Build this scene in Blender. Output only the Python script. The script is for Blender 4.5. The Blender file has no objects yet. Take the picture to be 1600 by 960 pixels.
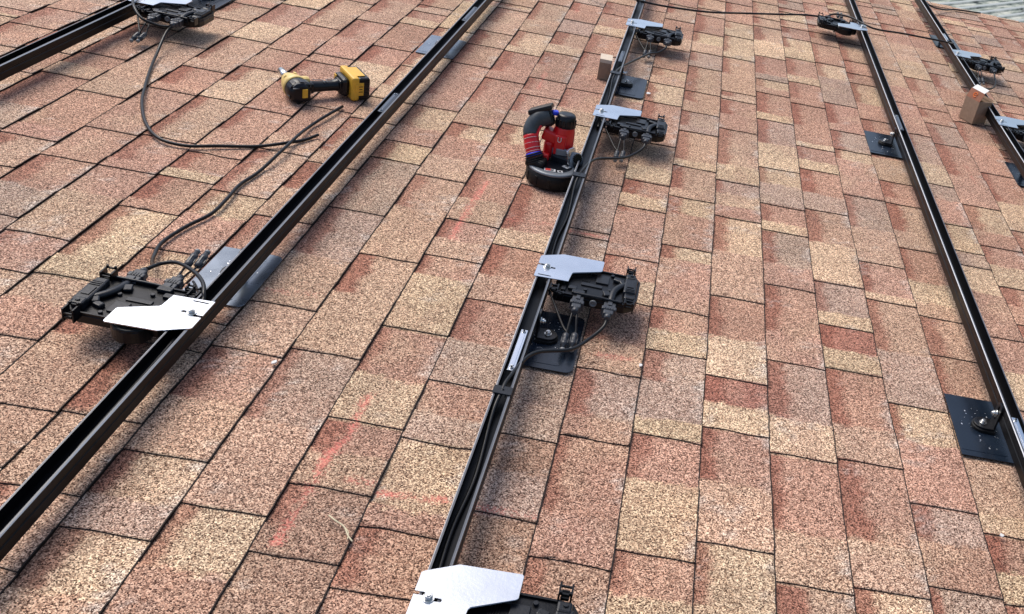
import bpy, bmesh, math, random
import numpy as np
from mathutils import Vector, Matrix, Quaternion
random.seed(7)
R = math.radians
SC = bpy.context.scene
COL = SC.collection
# The roof is modelled in its own frame (x down the slope, y along the courses, z off the
# surface) and every top-level object is then turned by TILT, the pitch of the roof.
TILT = Matrix.Rotation(R(14), 4, 'Y')
# ------------------------------------------------------------------ camera
cd = bpy.data.cameras.new('camera'); cam = bpy.data.objects.new('camera', cd); COL.objects.link(cam)
Rv = Vector((0.97836, 0.05502, 0.19947)); Uv = Vector((-0.20147, 0.47309, 0.85767)); Fv = Vector((0.04717, 0.87929, -0.47394))
M = Matrix((Rv, Uv, -Fv)).transposed().to_4x4(); M.translation = (0.78205, 0, 1.28539)
cam.matrix_world = TILT @ M
cd.sensor_width = 36; cd.lens = 1565.94 / 1600 * 36
cd.shift_x = (800 - 1060.31) / 1600; cd.shift_y = (402.53 - 480) / 1600
cd.clip_start = 0.05; cd.clip_end = 500
SC.camera = cam
# ------------------------------------------------------------------ light
w = bpy.data.worlds.new('World'); SC.world = w; w.use_nodes = True
nt = w.node_tree; bg = nt.nodes['Background']
sky = nt.nodes.new('ShaderNodeTexSky'); sky.sky_type = 'NISHITA'; sky.sun_disc = False
sun_local = Vector((-0.58, 0.46, 1.0)).normalized()      # towards the sun, roof frame
sun_dir = (TILT.to_3x3() @ sun_local).normalized()
sky.sun_elevation = math.asin(sun_dir.z)
sky.sun_rotation = math.atan2(sun_dir.x, sun_dir.y)
sky.dust_density = 3.0; sky.air_density = 1.0
nt.links.new(sky.outputs[0], bg.inputs[0]); bg.inputs[1].default_value = 0.14
sl = bpy.data.lights.new('sun', 'SUN'); so = bpy.data.objects.new('sun', sl); COL.objects.link(so)
sl.energy = 2.3; sl.angle = R(38); sl.color = (1.0, 0.95, 0.88)
so.rotation_mode = 'QUATERNION'; so.rotation_quaternion = sun_dir.to_track_quat('Z', 'Y'); so.location = (0, 0, 8)
SC.view_settings.view_transform = 'Standard'; SC.view_settings.look = 'None'
SC.view_settings.exposure = 0.36; SC.view_settings.gamma = 1.0; SC.view_settings.use_curve_mapping = False

# ------------------------------------------------------------------ materials
def mat(name, base, rough=0.5, metal=0.0, spec=0.5, noise=0.0, nscale=40.0, bump=0.0, bscale=400.0):
    m = bpy.data.materials.new(name); m.use_nodes = True
    n = m.node_tree.nodes; l = m.node_tree.links; b = n['Principled BSDF']
    b.inputs['Base Color'].default_value = (*base, 1); b.inputs['Roughness'].default_value = rough
    b.inputs['Metallic'].default_value = metal; b.inputs['Specular IOR Level'].default_value = spec
    tc = n.new('ShaderNodeTexCoord')
    if noise > 0:
        t = n.new('ShaderNodeTexNoise'); t.inputs['Scale'].default_value = nscale; t.inputs['Detail'].default_value = 5
        l.new(tc.outputs['Object'], t.inputs['Vector'])
        r = n.new('ShaderNodeMapRange'); r.inputs['From Min'].default_value = .3; r.inputs['From Max'].default_value = .7
        r.inputs['To Min'].default_value = 1 - noise; r.inputs['To Max'].default_value = 1 + noise
        l.new(t.outputs['Fac'], r.inputs['Value'])
        v = n.new('ShaderNodeVectorMath'); v.operation = 'SCALE'; v.inputs[0].default_value = base
        l.new(r.outputs[0], v.inputs['Scale']); l.new(v.outputs[0], b.inputs['Base Color'])
        r2 = n.new('ShaderNodeMapRange'); r2.inputs['To Min'].default_value = max(0, rough - noise * .4); r2.inputs['To Max'].default_value = min(1, rough + noise * .4)
        l.new(t.outputs['Fac'], r2.inputs['Value']); l.new(r2.outputs[0], b.inputs['Roughness'])
    if bump > 0:
        t = n.new('ShaderNodeTexNoise'); t.inputs['Scale'].default_value = bscale; t.inputs['Detail'].default_value = 3
        l.new(tc.outputs['Object'], t.inputs['Vector'])
        bp = n.new('ShaderNodeBump'); bp.inputs['Strength'].default_value = bump; bp.inputs['Distance'].default_value = .001
        l.new(t.outputs['Fac'], bp.inputs['Height']); l.new(bp.outputs[0], b.inputs['Normal'])
    return m

MT = dict(
    rail=mat('black_anodised', (.0035, .0036, .0045), .36, 0, .16, .25, 25),
    rail_lip=mat('lip_sky_sheen', (.075, .08, .095), .38, 0, .5, .2, 30),  # lighter grey on the lips: reflected sky put into the colour
    rail_bright=mat('edge_highlight', (.50, .51, .53), .5, .4),  # bright colour painted as the highlight along the rail edges
    galv=mat('silver_plate', (.66, .69, .73), .25, 1.0, .5, .07, 9, .12, 200),
    steel=mat('stainless_bolt', (.68, .68, .66), .25, 1.0),
    plastic=mat('black_plastic', (.0040, .0045, .0060), .30, 0, .25, .2, 60, .25, 300),
    plastic2=mat('charcoal_plastic', (.0080, .0095, .013), .34, 0, .32, .2, 60, .25, 300),
    conn=mat('grey_connector', (.036, .039, .046), .38, 0, .4, .15, 80),
    lite=mat('clear_grey_connector', (.16, .165, .17), .35, 0, .5),
    cable=mat('cable_jacket', (.0035, .0035, .004), .32, 0, .28),
    cable2=mat('grey_cable_jacket', (.008, .008, .009), .36, 0, .3),
    flash=mat('painted_flashing', (.006, .011, .020), .24, 0, .42, .35, 9, .1, 80),  # blue in the base colour stands for reflected sky
    flashgrey=mat('worn_flashing', (.20, .23, .27), .27, .7, .5, .3, 9, .1, 60),  # paler flashing, its sky reflection put into the base colour
    foot=mat('black_bracket', (.006, .006, .007), .3, .0, .45, .2, 60),
    shav=mat('metal_shaving', (.75, .76, .78), .3, .9),
    yellow=mat('yellow_plastic', (.72, .40, .035), .45, 0, .5, .08, 50),
    yellow_pale=mat('nose_casting', (.70, .50, .17), .38, 0, .5, .08, 50),
    dblack=mat('driver_rubber', (.0045, .005, .008), .30, 0, .32, .2, 60, .2, 400),
    grey=mat('grey_overmould', (.15, .155, .16), .5),
    red=mat('red_plastic', (.60, .008, .012), .32, 0, .5, .06, 50),
    blue=mat('blue_tape', (.02, .05, .70), .4),
    handle_grey=mat('dark_teal_grey', (.045, .055, .062), .45, 0, .4, .2, 60),
    midgrey=mat('cast_grey', (.20, .22, .24), .42, .3, .5, .1, 60),
    rubber=mat('black_rubber', (.0055, .0055, .006), .55, 0, .3, .2, 60, .4, 500),
    white=mat('white_sticker', (.62, .61, .59), .5),
    labelred=mat('red_sticker', (.6, .05, .04), .5),
    kraft=mat('kraft_board', (.34, .235, .16), .75, 0, .2, .10, 90, .3, 300),
    kraft_light=mat('pale_board', (.60, .50, .39), .75, 0, .2, .05, 120),
    flap=mat('red_brown_print', (.30, .13, .08), .7, 0, .2, .1, 90),
    orange=mat('orange_print', (.75, .16, .02), .6),
    straw=mat('dry_straw', (.62, .54, .36), .7),
    navy=mat('splice_bar', (.10, .115, .14), .3, .5),
    wood=mat('roof_deck_wood', (.25, .17, .10), .8, 0, .2, .2, 20),
    siding=mat('house_siding', (.55, .52, .46), .7, 0, .3, .08, 8),
    glass=mat('window_glass', (.03, .04, .05), .08, 0, .8),
    trim=mat('white_trim', (.75, .75, .73), .5),
)

# ------------------------------------------------------------------ mesh helpers
def new_bm(): return bmesh.new()
def box(bm, c, s, rot=None, bev=0.0, mi=0, taper=None):
    r = bmesh.ops.create_cube(bm, size=1.0)
    vs = r['verts']
    for v in vs:
        p = Vector((v.co.x * s[0], v.co.y * s[1], v.co.z * s[2]))
        if taper and v.co.z > 0: p.x *= taper; p.y *= taper
        v.co = p
    fs = set(f for v in vs for f in v.link_faces)
    if bev > 0:
        es = list(set(e for v in vs for e in v.link_edges))
        rr = bmesh.ops.bevel(bm, geom=es, offset=bev, segments=2, affect='EDGES', profile=.5)
        vs = list(set(v for f in rr['faces'] for v in f.verts))
        fs = set(f for v in vs for f in v.link_faces)
    m = Matrix.Translation(c)
    if rot is not None: m = m @ rot
    for v in vs: v.co = m @ v.co
    for f in fs:
        if f.is_valid: f.material_index = mi
    return vs
def rz(a): return Matrix.Rotation(R(a), 4, 'Z')
def ry(a): return Matrix.Rotation(R(a), 4, 'Y')
def rx(a): return Matrix.Rotation(R(a), 4, 'X')
def lathe(bm, origin, axis, prof, seg=20, mi=0, caps=True, sx=1.0):
    """prof: list of (distance along axis, radius)."""
    q = Vector(axis).normalized().to_track_quat('Z', 'Y').to_matrix()
    rings = []
    for h, r in prof:
        ring = []
        for i in range(seg):
            a = 2 * math.pi * i / seg
            ring.append(bm.verts.new(Vector(origin) + q @ Vector((math.cos(a) * r * sx, math.sin(a) * r, h))))
        rings.append(ring)
    for a, b in zip(rings, rings[1:]):
        for i in range(seg):
            f = bm.faces.new((a[i], a[(i + 1) % seg], b[(i + 1) % seg], b[i])); f.material_index = mi; f.smooth = True
    if caps:
        f = bm.faces.new(rings[0][::-1]); f.material_index = mi
        f = bm.faces.new(rings[-1]); f.material_index = mi
def cyl(bm, c, axis, r, h, seg=16, mi=0, bev=0.0):
    ax = Vector(axis).normalized(); o = Vector(c) - ax * h / 2
    if bev > 0: prof = [(0, r - bev), (bev, r), (h - bev, r), (h, r - bev)]
    else: prof = [(0, r), (h, r)]
    lathe(bm, o, axis, prof, seg, mi)
def prism(bm, pts, z0, z1, mi=0, bev=0.0, M4=None):
    a = [bm.verts.new((x, y, z0)) for x, y in pts]; b = [bm.verts.new((x, y, z1)) for x, y in pts]
    n = len(pts); fs = [bm.faces.new(a[::-1]), bm.faces.new(b)]
    for i in range(n): fs.append(bm.faces.new((a[i], a[(i + 1) % n], b[(i + 1) % n], b[i])))
    vs = a + b
    if bev > 0:
        es = list(set(e for f in fs[:2] for e in f.edges))
        rr = bmesh.ops.bevel(bm, geom=es, offset=bev, segments=1, affect='EDGES')
        vs = list(set(v for f in list(rr['faces']) + [g for g in fs if g.is_valid] for v in f.verts)); fs = list(set(f for v in vs for f in v.link_faces))
    for f in fs: f.material_index = mi
    if M4 is not None:
        for v in vs: v.co = M4 @ v.co
    return vs
def arc(cx, cy, r, a0, a1, n=8):
    return [(cx + r * math.cos(R(a0 + (a1 - a0) * i / n)), cy + r * math.sin(R(a0 + (a1 - a0) * i / n))) for i in range(n + 1)]
def rrect(x0, y0, x1, y1, r, n=4):
    return arc(x1 - r, y0 + r, r, -90, 0, n) + arc(x1 - r, y1 - r, r, 0, 90, n) + arc(x0 + r, y1 - r, r, 90, 180, n) + arc(x0 + r, y0 + r, r, 180, 270, n)
def smooth_path(pts, n=8):
    P = [Vector(p) for p in pts]; out = []
    if len(P) == 2: return P
    Q = [P[0] * 2 - P[1]] + P + [P[-1] * 2 - P[-2]]
    for i in range(1, len(Q) - 2):
        p0, p1, p2, p3 = Q[i - 1], Q[i], Q[i + 1], Q[i + 2]
        for k in range(n):
            t = k / n
            out.append(.5 * ((2 * p1) + (p2 - p0) * t + (2 * p0 - 5 * p1 + 4 * p2 - p3) * t * t + (3 * p1 - p0 - 3 * p2 + p3) * t ** 3))
    out.append(P[-1]); return out
def tube(bm, pts, r, seg=10, mi=0, n=8, flat=1.0, rfun=None):
    P = smooth_path(pts, n); rings = []; up = Vector((0, 0, 1))
    for i, p in enumerate(P):
        d = (P[min(i + 1, len(P) - 1)] - P[max(i - 1, 0)]).normalized()
        s = d.cross(up)
        if s.length < .05: s = d.cross(Vector((0, 1, 0)))
        s.normalize(); u = s.cross(d).normalized(); rr = rfun(i / (len(P) - 1)) if rfun else r
        rings.append([bm.verts.new(p + s * math.cos(2 * math.pi * k / seg) * rr + u * math.sin(2 * math.pi * k / seg) * rr * flat) for k in range(seg)])
    for a, b in zip(rings, rings[1:]):
        for k in range(seg):
            f = bm.faces.new((a[k], b[k], b[(k + 1) % seg], a[(k + 1) % seg])); f.material_index = mi; f.smooth = True
    for rg, rev in ((rings[0], False), (rings[-1], True)):
        f = bm.faces.new(rg[::-1] if rev else rg); f.material_index = mi
def obj(name, bm, mats, parent=None, label=None, smooth=False):
    bmesh.ops.recalc_face_normals(bm, faces=bm.faces)
    me = bpy.data.meshes.new(name); bm.to_mesh(me); bm.free()
    for m in (mats if isinstance(mats, (list, tuple)) else [mats]): me.materials.append(m)
    o = bpy.data.objects.new(name, me); COL.objects.link(o)
    if parent is not None: o.parent = parent
    if label: o['label'] = label
    return o
def tag(o, label, cat, group=None):
    o['label'] = label; o['category'] = cat
    if group: o['group'] = group
    return o
def thing(name, label, cat, loc=(0, 0, 0), rot=0, group=None):
    o = bpy.data.objects.new(name, None); o.empty_display_size = .05; COL.objects.link(o)
    o.location = loc; o.rotation_euler = (0, 0, R(rot)); tag(o, label, cat, group); return o
def copy_tree(o, parent=None):
    c = o.copy(); COL.objects.link(c)
    if parent is not None: c.parent = parent; c.matrix_parent_inverse = o.matrix_parent_inverse.copy()
    for ch in list(o.children): copy_tree(ch, c)
    return c
def cut(o, cutter_bm):
    """subtract a cutter mesh from o, baked into its mesh."""
    bmesh.ops.recalc_face_normals(cutter_bm, faces=cutter_bm.faces)
    me = bpy.data.meshes.new('tmp'); cutter_bm.to_mesh(me); cutter_bm.free()
    c = bpy.data.objects.new('tmp', me); COL.objects.link(c)
    md = o.modifiers.new('b', 'BOOLEAN'); md.object = c; md.operation = 'DIFFERENCE'; md.solver = 'EXACT'
    dg = bpy.context.evaluated_depsgraph_get(); dg.update()
    nm = bpy.data.meshes.new_from_object(o.evaluated_get(dg)); old = o.data
    o.modifiers.clear(); o.data = nm; nm.name = old.name
    bpy.data.objects.remove(c)
# ------------------------------------------------------------------ roof covering
E_ = 0.143            # exposure of one course
EDGE_Y = 6.33         # rake edge
CELLS = "-10:3055Lt;-9:3207Lp,3021Lp,2829Lt;-8:3153Lt,2865Lp,2677Lt;-7:3443Lt,3230Lp,2908Lp,2808st,2713Lp,2475sg;-6:3639Lt,3445Lt,3127Lt,2891st,2641Lp,2379sp,2310Lt;-5:3739Lp,3489sc,3293Lt,3290Lt,2965Lp,2757Lp,2433Lp,2238Lp,2071sg,1932Lg;-4:3947Lt,3570Lp,3262Lp,3061Lc,2769Lt,2455Lp,2244Lp,2096st,1883Lp;-3:4062Lt,3746Lp,3514sp,3304Lp,3223Lp,2754Lp,2415Lp,2303sc,2257Lp,2075Lc,1751Lt,1655sp;-2:4000Lp,3898sc,3813Lp,3500Lp,3315sc,3102sp,2862Lp,2628st,2515Lt,2236Lc,2110sp,1924Lc,1806sp,1660Lp,1574st,1353Lt;-1:4278sc,3857Lp,3850Lc,3362Lc,3032Lt,2843Lt,2496Lt,2494Lt,2158Lt,2155Lp,1695Lb,1592Lt,1366Lb,1362Lt,1179Lp,1175Lt;0:4285Lt,3933Lt,3744Lp,3507Lp,3047Lc,2865sp,2736Lc,2604Lg,2273Lg,2026st,1803Lt,1625Lp,1462st,1304Lc,1192sg,1117Lc,994st;1:4507Lt,4035Lc,3751Lp,3420Lp,3160sp,2966Lc,2859sp,2701st,2553Lt,2351st,2079Lt,1901st,1667Lg,1438st,1209Lc,1075sp;2:4625Lp,4328Lg,4132Lt,3949sc,3843Lp,3518Lp,3338Lp,3161st,3043Lc,2896sp,2775st,2661Lp,2470st,2333Lp,2228st,2137Lp,2039sc,1806Lp,1629sc,1483Lp,1395st,1298Lb,1137Lb;3:4749Lp,4545Lp,4343sc,4213Lp,3937Lp,3487Lp,3284st,3151Lc,2882Lt,2628Lp,2346sc,2250Lp,2099st,1979Lp,1809sg,1651Lp,1550sg,1464Lc,1286sp,1232Lp;4:4763Lb,4506sc,4252Lb,4059Lg,3745Lc,3480sp,3139Lb,2744Lg,2422Lb,2383Lg,1631sg,1530Lb,1427sg,1311Lb;5:4962Lt,4681Lp,4402st,4224Lp,3935Lc,3833st,3744Lc,3528Lp,3130Lt,2940sc,2815Lp,2710sc,2625Lp,2598sp,2320Lp,2211sc,2101Lb,1917st,1796Lg,1634sp,1561Lp,1353sp,1235Lb;6:4876Lp,4569Lc,4405st,4258Lg,4051Lt,3738Lt,3511Lg,3309Lt,3054sc,2997Lt,2760Lc,2643sp,2439Lc,2366sp,2107Lp,2011sc,1920Lg,1806sg,1670sc,1612Lp,1479sc,1287Lp,1195sc;7:5230Lp,4870Lc,4620Lc,4279Lt,3828Lt,3732Lp,3412Lt,3087sc,2951Lg,2858sc,2764sp,2687Lc,2471st,2219Lp,2031sc,1864Lr,1768sc,1676Lp,1511st,1344Lc,1199sc;8:4898Lt,4652sc,4405Lp,4154sg,4079Lc,3980sp,3904Lp,3669sc,3594Lg,3359sc,3132Lc,3009sg,2843Lp,2721sc,2660Lg,2461sp,2335Lp,2102sc,2089Lp,1973Lg,1757sc,1636Lp,1412st;9:4804Lc,4476Lp,4234sc,4132Lp,3860Lp,3625sp,3447sc,3401Lp,3279sc,3193Lp,3001sg,2871Lt,2653sc,2412Lg,2255sc,2187Lr,2081sc,1991Lp,1781st,1660Lp,1429st,1305Lc;10:5013Lp,4808Lp,4495Lc,4293sg,3953Lp,3641Lg,3448Lc,3355sp,3048Lg,2814st,2584Lp,2411sc,2369Lt,2121sg,1898Lc,1766sp,1564Lg,1458sp,1342Lg;11:4934Lt,4629Lp,4439Lp,4299Lc,4040sp,3846Lp,3451st,3238Lp,3053Lt,2731Lp,2534sc,2411st,2334Lt,2146Lb,1894st,1573sc,1517Lp,1414sc,1334Lp;12:5227Lt,4848st,3499sc,3301Lg,3174sp,2979Lc,2792Lg,2696Lc,2538sp,2299Lp,2133sc,1972Lp;13:5749Lp,5509Lp,4849sc,4575Lt,3432sp,3179Lc,2980sp,2871Lp,2743sc,2608Lp;14:6109Lc,4277Lp,3526Lp,3272sc,3041Lp"
PAL = dict(c=(.478, .342, .226), t=(.418, .276, .191), p=(.385, .228, .162), r=(.295, .138, .10), g=(.368, .258, .195), b=(.335, .207, .145))
BAND = np.array((.24, .088, .058))
CH = [[(.336, 1.56), (.338, 1.445), (.323, 1.371), (.323, 1.252), (.319, 1.161)], [(.436, 1.314), (.494, 1.318), (.551, 1.326)],
      [(.607, 1.322), (.704, 1.321)], [(.378, 1.329), (.418, 1.327)], [(.752, 1.308), (.792, 1.312)], [(.339, 2.597), (.328, 2.433), (.327, 2.231)],
      [(.441, 2.402), (.552, 2.418)], [(.604, 2.403), (.713, 2.402)], [(.014, 1.848), (.127, 1.867)], [(.753, 1.852), (.829, 1.858)],
      [(.312, 4.629), (.324, 4.444)], [(.327, 3.668), (.34, 3.415)], [(1.956, 4.62), (1.932, 4.35)], [(1.952, 3.571), (1.958, 3.384)],
      [(-.86, 2.43), (-.80, 2.36)]]
CHS = [1, .9, .95, .6, .45, 1, .7, .8, .7, .8, .5, .7, .6, .6, .5]
rng = np.random.RandomState(5)
NT = rng.rand(257, 257)
def vn(x, y):
    xi = np.floor(x).astype(int); yi = np.floor(y).astype(int); fx = x - xi; fy = y - yi
    fx = fx * fx * (3 - 2 * fx); fy = fy * fy * (3 - 2 * fy); a = xi % 256; b = yi % 256
    return (NT[a, b] * (1 - fx) + NT[a + 1, b] * fx) * (1 - fy) + (NT[a, b + 1] * (1 - fx) + NT[a + 1, b + 1] * fx) * fy
def fbm(x, y): return (vn(x, y) + .5 * vn(x * 2.1 + 7, y * 2.1 + 3) + .25 * vn(x * 4.3 + 1, y * 4.3 + 9)) / 1.75
def ss(a, b, x):
    t = np.clip((x - a) / (b - a), 0, 1); return t * t * (3 - 2 * t)
K0, K1 = -17, 27
YB = -1.2
rr = random.Random(3)
cells = {}
for s in CELLS.split(';'):
    k, v = s.split(':'); L = []
    for e in v.split(','):
        L.append((int(e[:-2]) / 1000, e[-2], e[-1]))
    cells[int(k)] = L
def rnd_run(y, yend):
    out = []
    while y > yend:
        d = rr.choice((.09, .14, .19, .23, .28)) * rr.uniform(.85, 1.15)
        out.append((y, 'L', rr.choice('ptpcgtpt')))
        if rr.random() < .55: out.append((y - d * rr.uniform(.35, .75), 's', rr.choice('pctpg')))
        y -= d
    return out
segs = {}
for k in range(K0, K1):
    L = cells.get(k, [])
    if L:
        M_ = [L[0]]
        for e in L[1:]:
            if abs(e[0] - M_[-1][0]) < .014: M_[-1] = (M_[-1][0], M_[-1][1], e[2]); continue
            while k >= 12 and M_[-1][0] - e[0] > .34:
                M_.append((M_[-1][0] - rr.uniform(.15, .24), rr.choice('LLs'), rr.choice('pptgp')))
            M_.append(e)
        L = rnd_run(EDGE_Y - rr.uniform(.02, .2), L[0][0] + .07) + M_ + rnd_run(M_[-1][0] - rr.uniform(.12, .24), YB + .1)
    else:
        L = rnd_run(EDGE_Y - rr.uniform(.0, .2), YB + .1)
    L = [(EDGE_Y, 's', 't')] + [e for e in L if YB < e[0] < EDGE_Y] + [(YB, 'E', 't')]
    segs[k] = L
def yuse(y1, y0):
    """sample positions from y1 down to y0, fine where the picture looks."""
    out = [y1]; y = y1
    while y > y0 + 1e-4:
        st = .05 if y < .85 else (.009 if y < 2.7 else (.014 if y < 4.2 else .022))
        y = max(y0, y - st); out.append(y)
    return np.array(out)
VX, FC, CC, AA, MI = [], [], [], [], []
nv = 0
def sheet(k, y1, y0, zoff, colfn, toothside):
    """top surface of one slab with its butt edge and near side; x from line k to k+1."""
    global nv
    ys = yuse(y1, y0); us = np.array([-.03, .0, .06, .13, .2, .27, .36, .46, .56, .66, .76, .86, .94, .985, 1.0])
    Y, U = np.meshgrid(ys, us, indexing='ij')
    wob = (vn(Y * 3 + k * 17, Y * 0 + k * 3.3) - .5) * .0022 + (vn(Y * 60 + k * 11, Y * 0 + k) - .5) * .0013
    wobL = (vn(Y * 3 + (k - 1) * 17, Y * 0 + (k - 1) * 3.3) - .5) * .0022
    lift = (vn(Y * 2.2 + k * 7.7, Y * 0 + 5.1) - .5) * .0022
    X = (k + U) * E_ + wob * U + wobL * (1 - U)
    Z = (.0036 + lift * .7) * np.clip(U, 0, 1) + zoff + (fbm(X * 30, Y * 30) - .5) * .0008
    Z[:, 0] = -.001 + zoff * .2
    skew = (vn(np.full_like(U, y0 * 13.7 + k), U * 3) - .5) * .006
    Yd = Y.copy()
    m = (Y - y0) < .02
    Yd[-1, :] += skew[-1, :]
    Yd[0, :] += ((vn(np.full_like(U, y1 * 13.7 + k), U * 3) - .5) * .006)[0, :] if zoff > 0 and False else 0
    a, b = Y.shape
    C, A = colfn(X, Yd, U)
    top = np.stack([X, Yd, Z], -1).reshape(-1, 3)
    VX.append(top); CC.append(C.reshape(-1, 3)); AA.append(A.reshape(-1))
    idx = nv + np.arange(a * b).reshape(a, b); nv += a * b
    q = np.stack([idx[1:, :-1], idx[1:, 1:], idx[:-1, 1:], idx[:-1, :-1]], -1)
    mi = np.zeros(q.shape[:2], int); mi[:, -1] = 1
    FC.append(q.reshape(-1, 4)); MI.append(mi.reshape(-1))
    # butt edge
    e = np.stack([X[:, -1], Yd[:, -1], Z[:, -1] - .0085], -1); VX.append(e); CC.append(np.full((a, 3), .05)); AA.append(np.zeros(a))
    ei = nv + np.arange(a); nv += a
    q = np.stack([ei[1:], ei[:-1], idx[:-1, -1], idx[1:, -1]], -1); FC.append(q[:, ::-1]); MI.append(np.ones(len(q), int))
    if toothside:
        for row, flip in ((-1, False), (0, True)):
            e = np.stack([X[row, :], Yd[row, :], Z[row, :] - .0055], -1); VX.append(e); CC.append(np.full((b, 3), .05)); AA.append(np.zeros(b))
            ei = nv + np.arange(b); nv += b
            q = np.stack([ei[:-1], ei[1:], idx[row, 1:], idx[row, :-1]], -1)
            FC.append(q if not flip else q[:, ::-1]); MI.append(np.ones(len(q), int))
def chalk(X, Y):
    A = np.zeros_like(X)
    for pl, st in zip(CH, CHS):
        for (ax, ay), (bx, by) in zip(pl, pl[1:]):
            dx, dy = bx - ax, by - ay; t = np.clip(((X - ax) * dx + (Y - ay) * dy) / (dx * dx + dy * dy), 0, 1)
            d = np.hypot((X - ax - t * dx), (Y - ay - t * dy))
            wd = .0075 + .006 * fbm(X * 40, Y * 14 + ax * 50)
            A = np.maximum(A, st * (1 - ss(wd * .3, wd * 1.7, d)) * (.0 + .95 * fbm(X * 22 + 3, Y * 16)))
    return np.clip(A, 0, 1)
for k in range(K0, K1):
    L = segs[k]
    ys = np.array([e[0] for e in L[:-1]]); cols = np.array([PAL[e[2]] for e in L[:-1]]); kinds = [e[1] for e in L[:-1]]
    bandw = np.array([(rr.uniform(.16, .36) if (kd == 'L' and (k in (6, 7, 8, 9, 10, 11, 12, 13) or rr.random() < .75)) else 0.) for kd in kinds])
    bands = np.array([rr.uniform(.7, 1.0) for _ in kinds])
    tint = np.array([[tt * (1 + d) for tt in (rr.uniform(.92, 1.08),) for d in (rr.uniform(-.02, .03), 0, rr.uniform(-.03, .03))] for _ in kinds])
    # end of the red band: at next 's' or at ~60 % of the gap
    ends = []
    for i, e in enumerate(L[:-1]):
        ends.append(e[0] - (e[0] - L[i + 1][0]) * (1.0 if L[i + 1][1] == 's' else rr.choice((.5, .62, .75, 1.0))))
    ends = np.array(ends)
    def colfn(X, Y, U, k=k, ys=ys, cols=cols, bandw=bandw, bands=bands, tint=tint, ends=ends, kinds=kinds):
        # ragged boundaries for the soft changes
        jit = (vn(X * 90 + 5, Y * 90) - .5) * .022 + (vn(X * 22, Y * 22 + 9) - .5) * .014
        Yj = Y + np.where(U < 1.1, jit, 0)
        i0 = np.clip(np.searchsorted(-ys, -(Y + .0), side='right') - 1, 0, len(ys) - 1)
        i1 = np.clip(np.searchsorted(-ys, -Yj, side='right') - 1, 0, len(ys) - 1)
        soft = np.array([kd == 's' for kd in kinds])
        # only let the ragged index cross soft borders
        hi = np.maximum(i0, i1)
        i = np.where(i0 == i1, i0, np.where(soft[hi], i1, i0))
        C = cols[i] * tint[i]
        n1 = fbm(X * 9 + 31, Y * 9)[..., None]; n2 = fbm(X * 3 + 1, Y * 3 + 40)[..., None]
        C = C * (.88 + .24 * n1) * (.90 + .20 * n2)
        # streaks of the blend inside a cell
        mixr = ss(.55, .8, fbm(X * 14 + k * 3, Y * 6 + 70))[..., None] * .35
        C = C * (1 - mixr) + np.array(PAL['p']) * mixr
        mixc = ss(.56, .8, fbm(X * 7 + k * 5 + 50, Y * 7 + 20))[..., None] * .3
        C = C * (1 - mixc) + np.array(PAL['c']) * mixc
        bw = bandw[i] * (.75 + .5 * vn(Y * 25 + k, X * 0 + 2))
        inb = (1 - ss(bw - .09, bw + .07, U + (vn(X * 120, Y * 120) - .5) * .12)) * (bw > .05) * ss(-.012, .012, Yj - ends[i]) * bands[i]
        inb = inb[..., None] * .85
        C = C * (1 - inb) + BAND * inb
        C = C * (1 - .18 * ss(.93, 1.0, U) * vn(Y * 30, X * 0 + k))[..., None]
        wear = ss(.80, 1.0, U + (vn(X * 160, Y * 160) - .5) * .25) * ss(.58, .80, vn(Y * 7 + k * 5, X * 0 + 4) * .6 + vn(Y * 45, X * 0 + k) * .4)
        spot = ss(.80, .90, vn(X * 16 + 3, Y * 16 + k)) * ss(.45, .75, vn(X * 110, Y * 110))
        wr_ = np.clip(wear * .55 + spot * .35, 0, .6)[..., None]
        C = C * (1 - wr_) + np.array((.47, .42, .37)) * wr_
        return C, chalk(X, Y)
    sheet(k, EDGE_Y, YB, 0.0, colfn, False)
    # raised tabs: from a soft border (or part way down the cell) to the next hard line
    i = 0
    for j, e in enumerate(L):
        if e[1] == 'L' or e[1] == 'E':
            prev = L[j - 1]
            if prev[1] == 's': top = prev[0]
            else: top = ends[j - 1] if ends[j - 1] > e[0] + .02 else prev[0] - (prev[0] - e[0]) * .45
            if top - e[0] > .012: sheet(k, min(top, EDGE_Y - .002), e[0], .0027, colfn, True)
VX = np.concatenate(VX); CC = np.concatenate(CC); AA = np.concatenate(AA); FC = np.concatenate(FC); MI = np.concatenate(MI)
me = bpy.data.meshes.new('shingles')
me.vertices.add(len(VX)); me.vertices.foreach_set('co', VX.astype(np.float32).ravel())
me.loops.add(FC.size); me.loops.foreach_set('vertex_index', FC.astype(np.int32).ravel())
me.polygons.add(len(FC)); me.polygons.foreach_set('loop_start', (np.arange(len(FC)) * 4).astype(np.int32))
me.polygons.foreach_set('material_index', MI.astype(np.int32))
ca = me.color_attributes.new('granules', 'FLOAT_COLOR', 'POINT')
ca.data.foreach_set('color', np.concatenate([CC, AA[:, None]], 1).astype(np.float32).ravel())
me.update(calc_edges=True); me.validate()
print('roof verts', len(VX))

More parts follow.
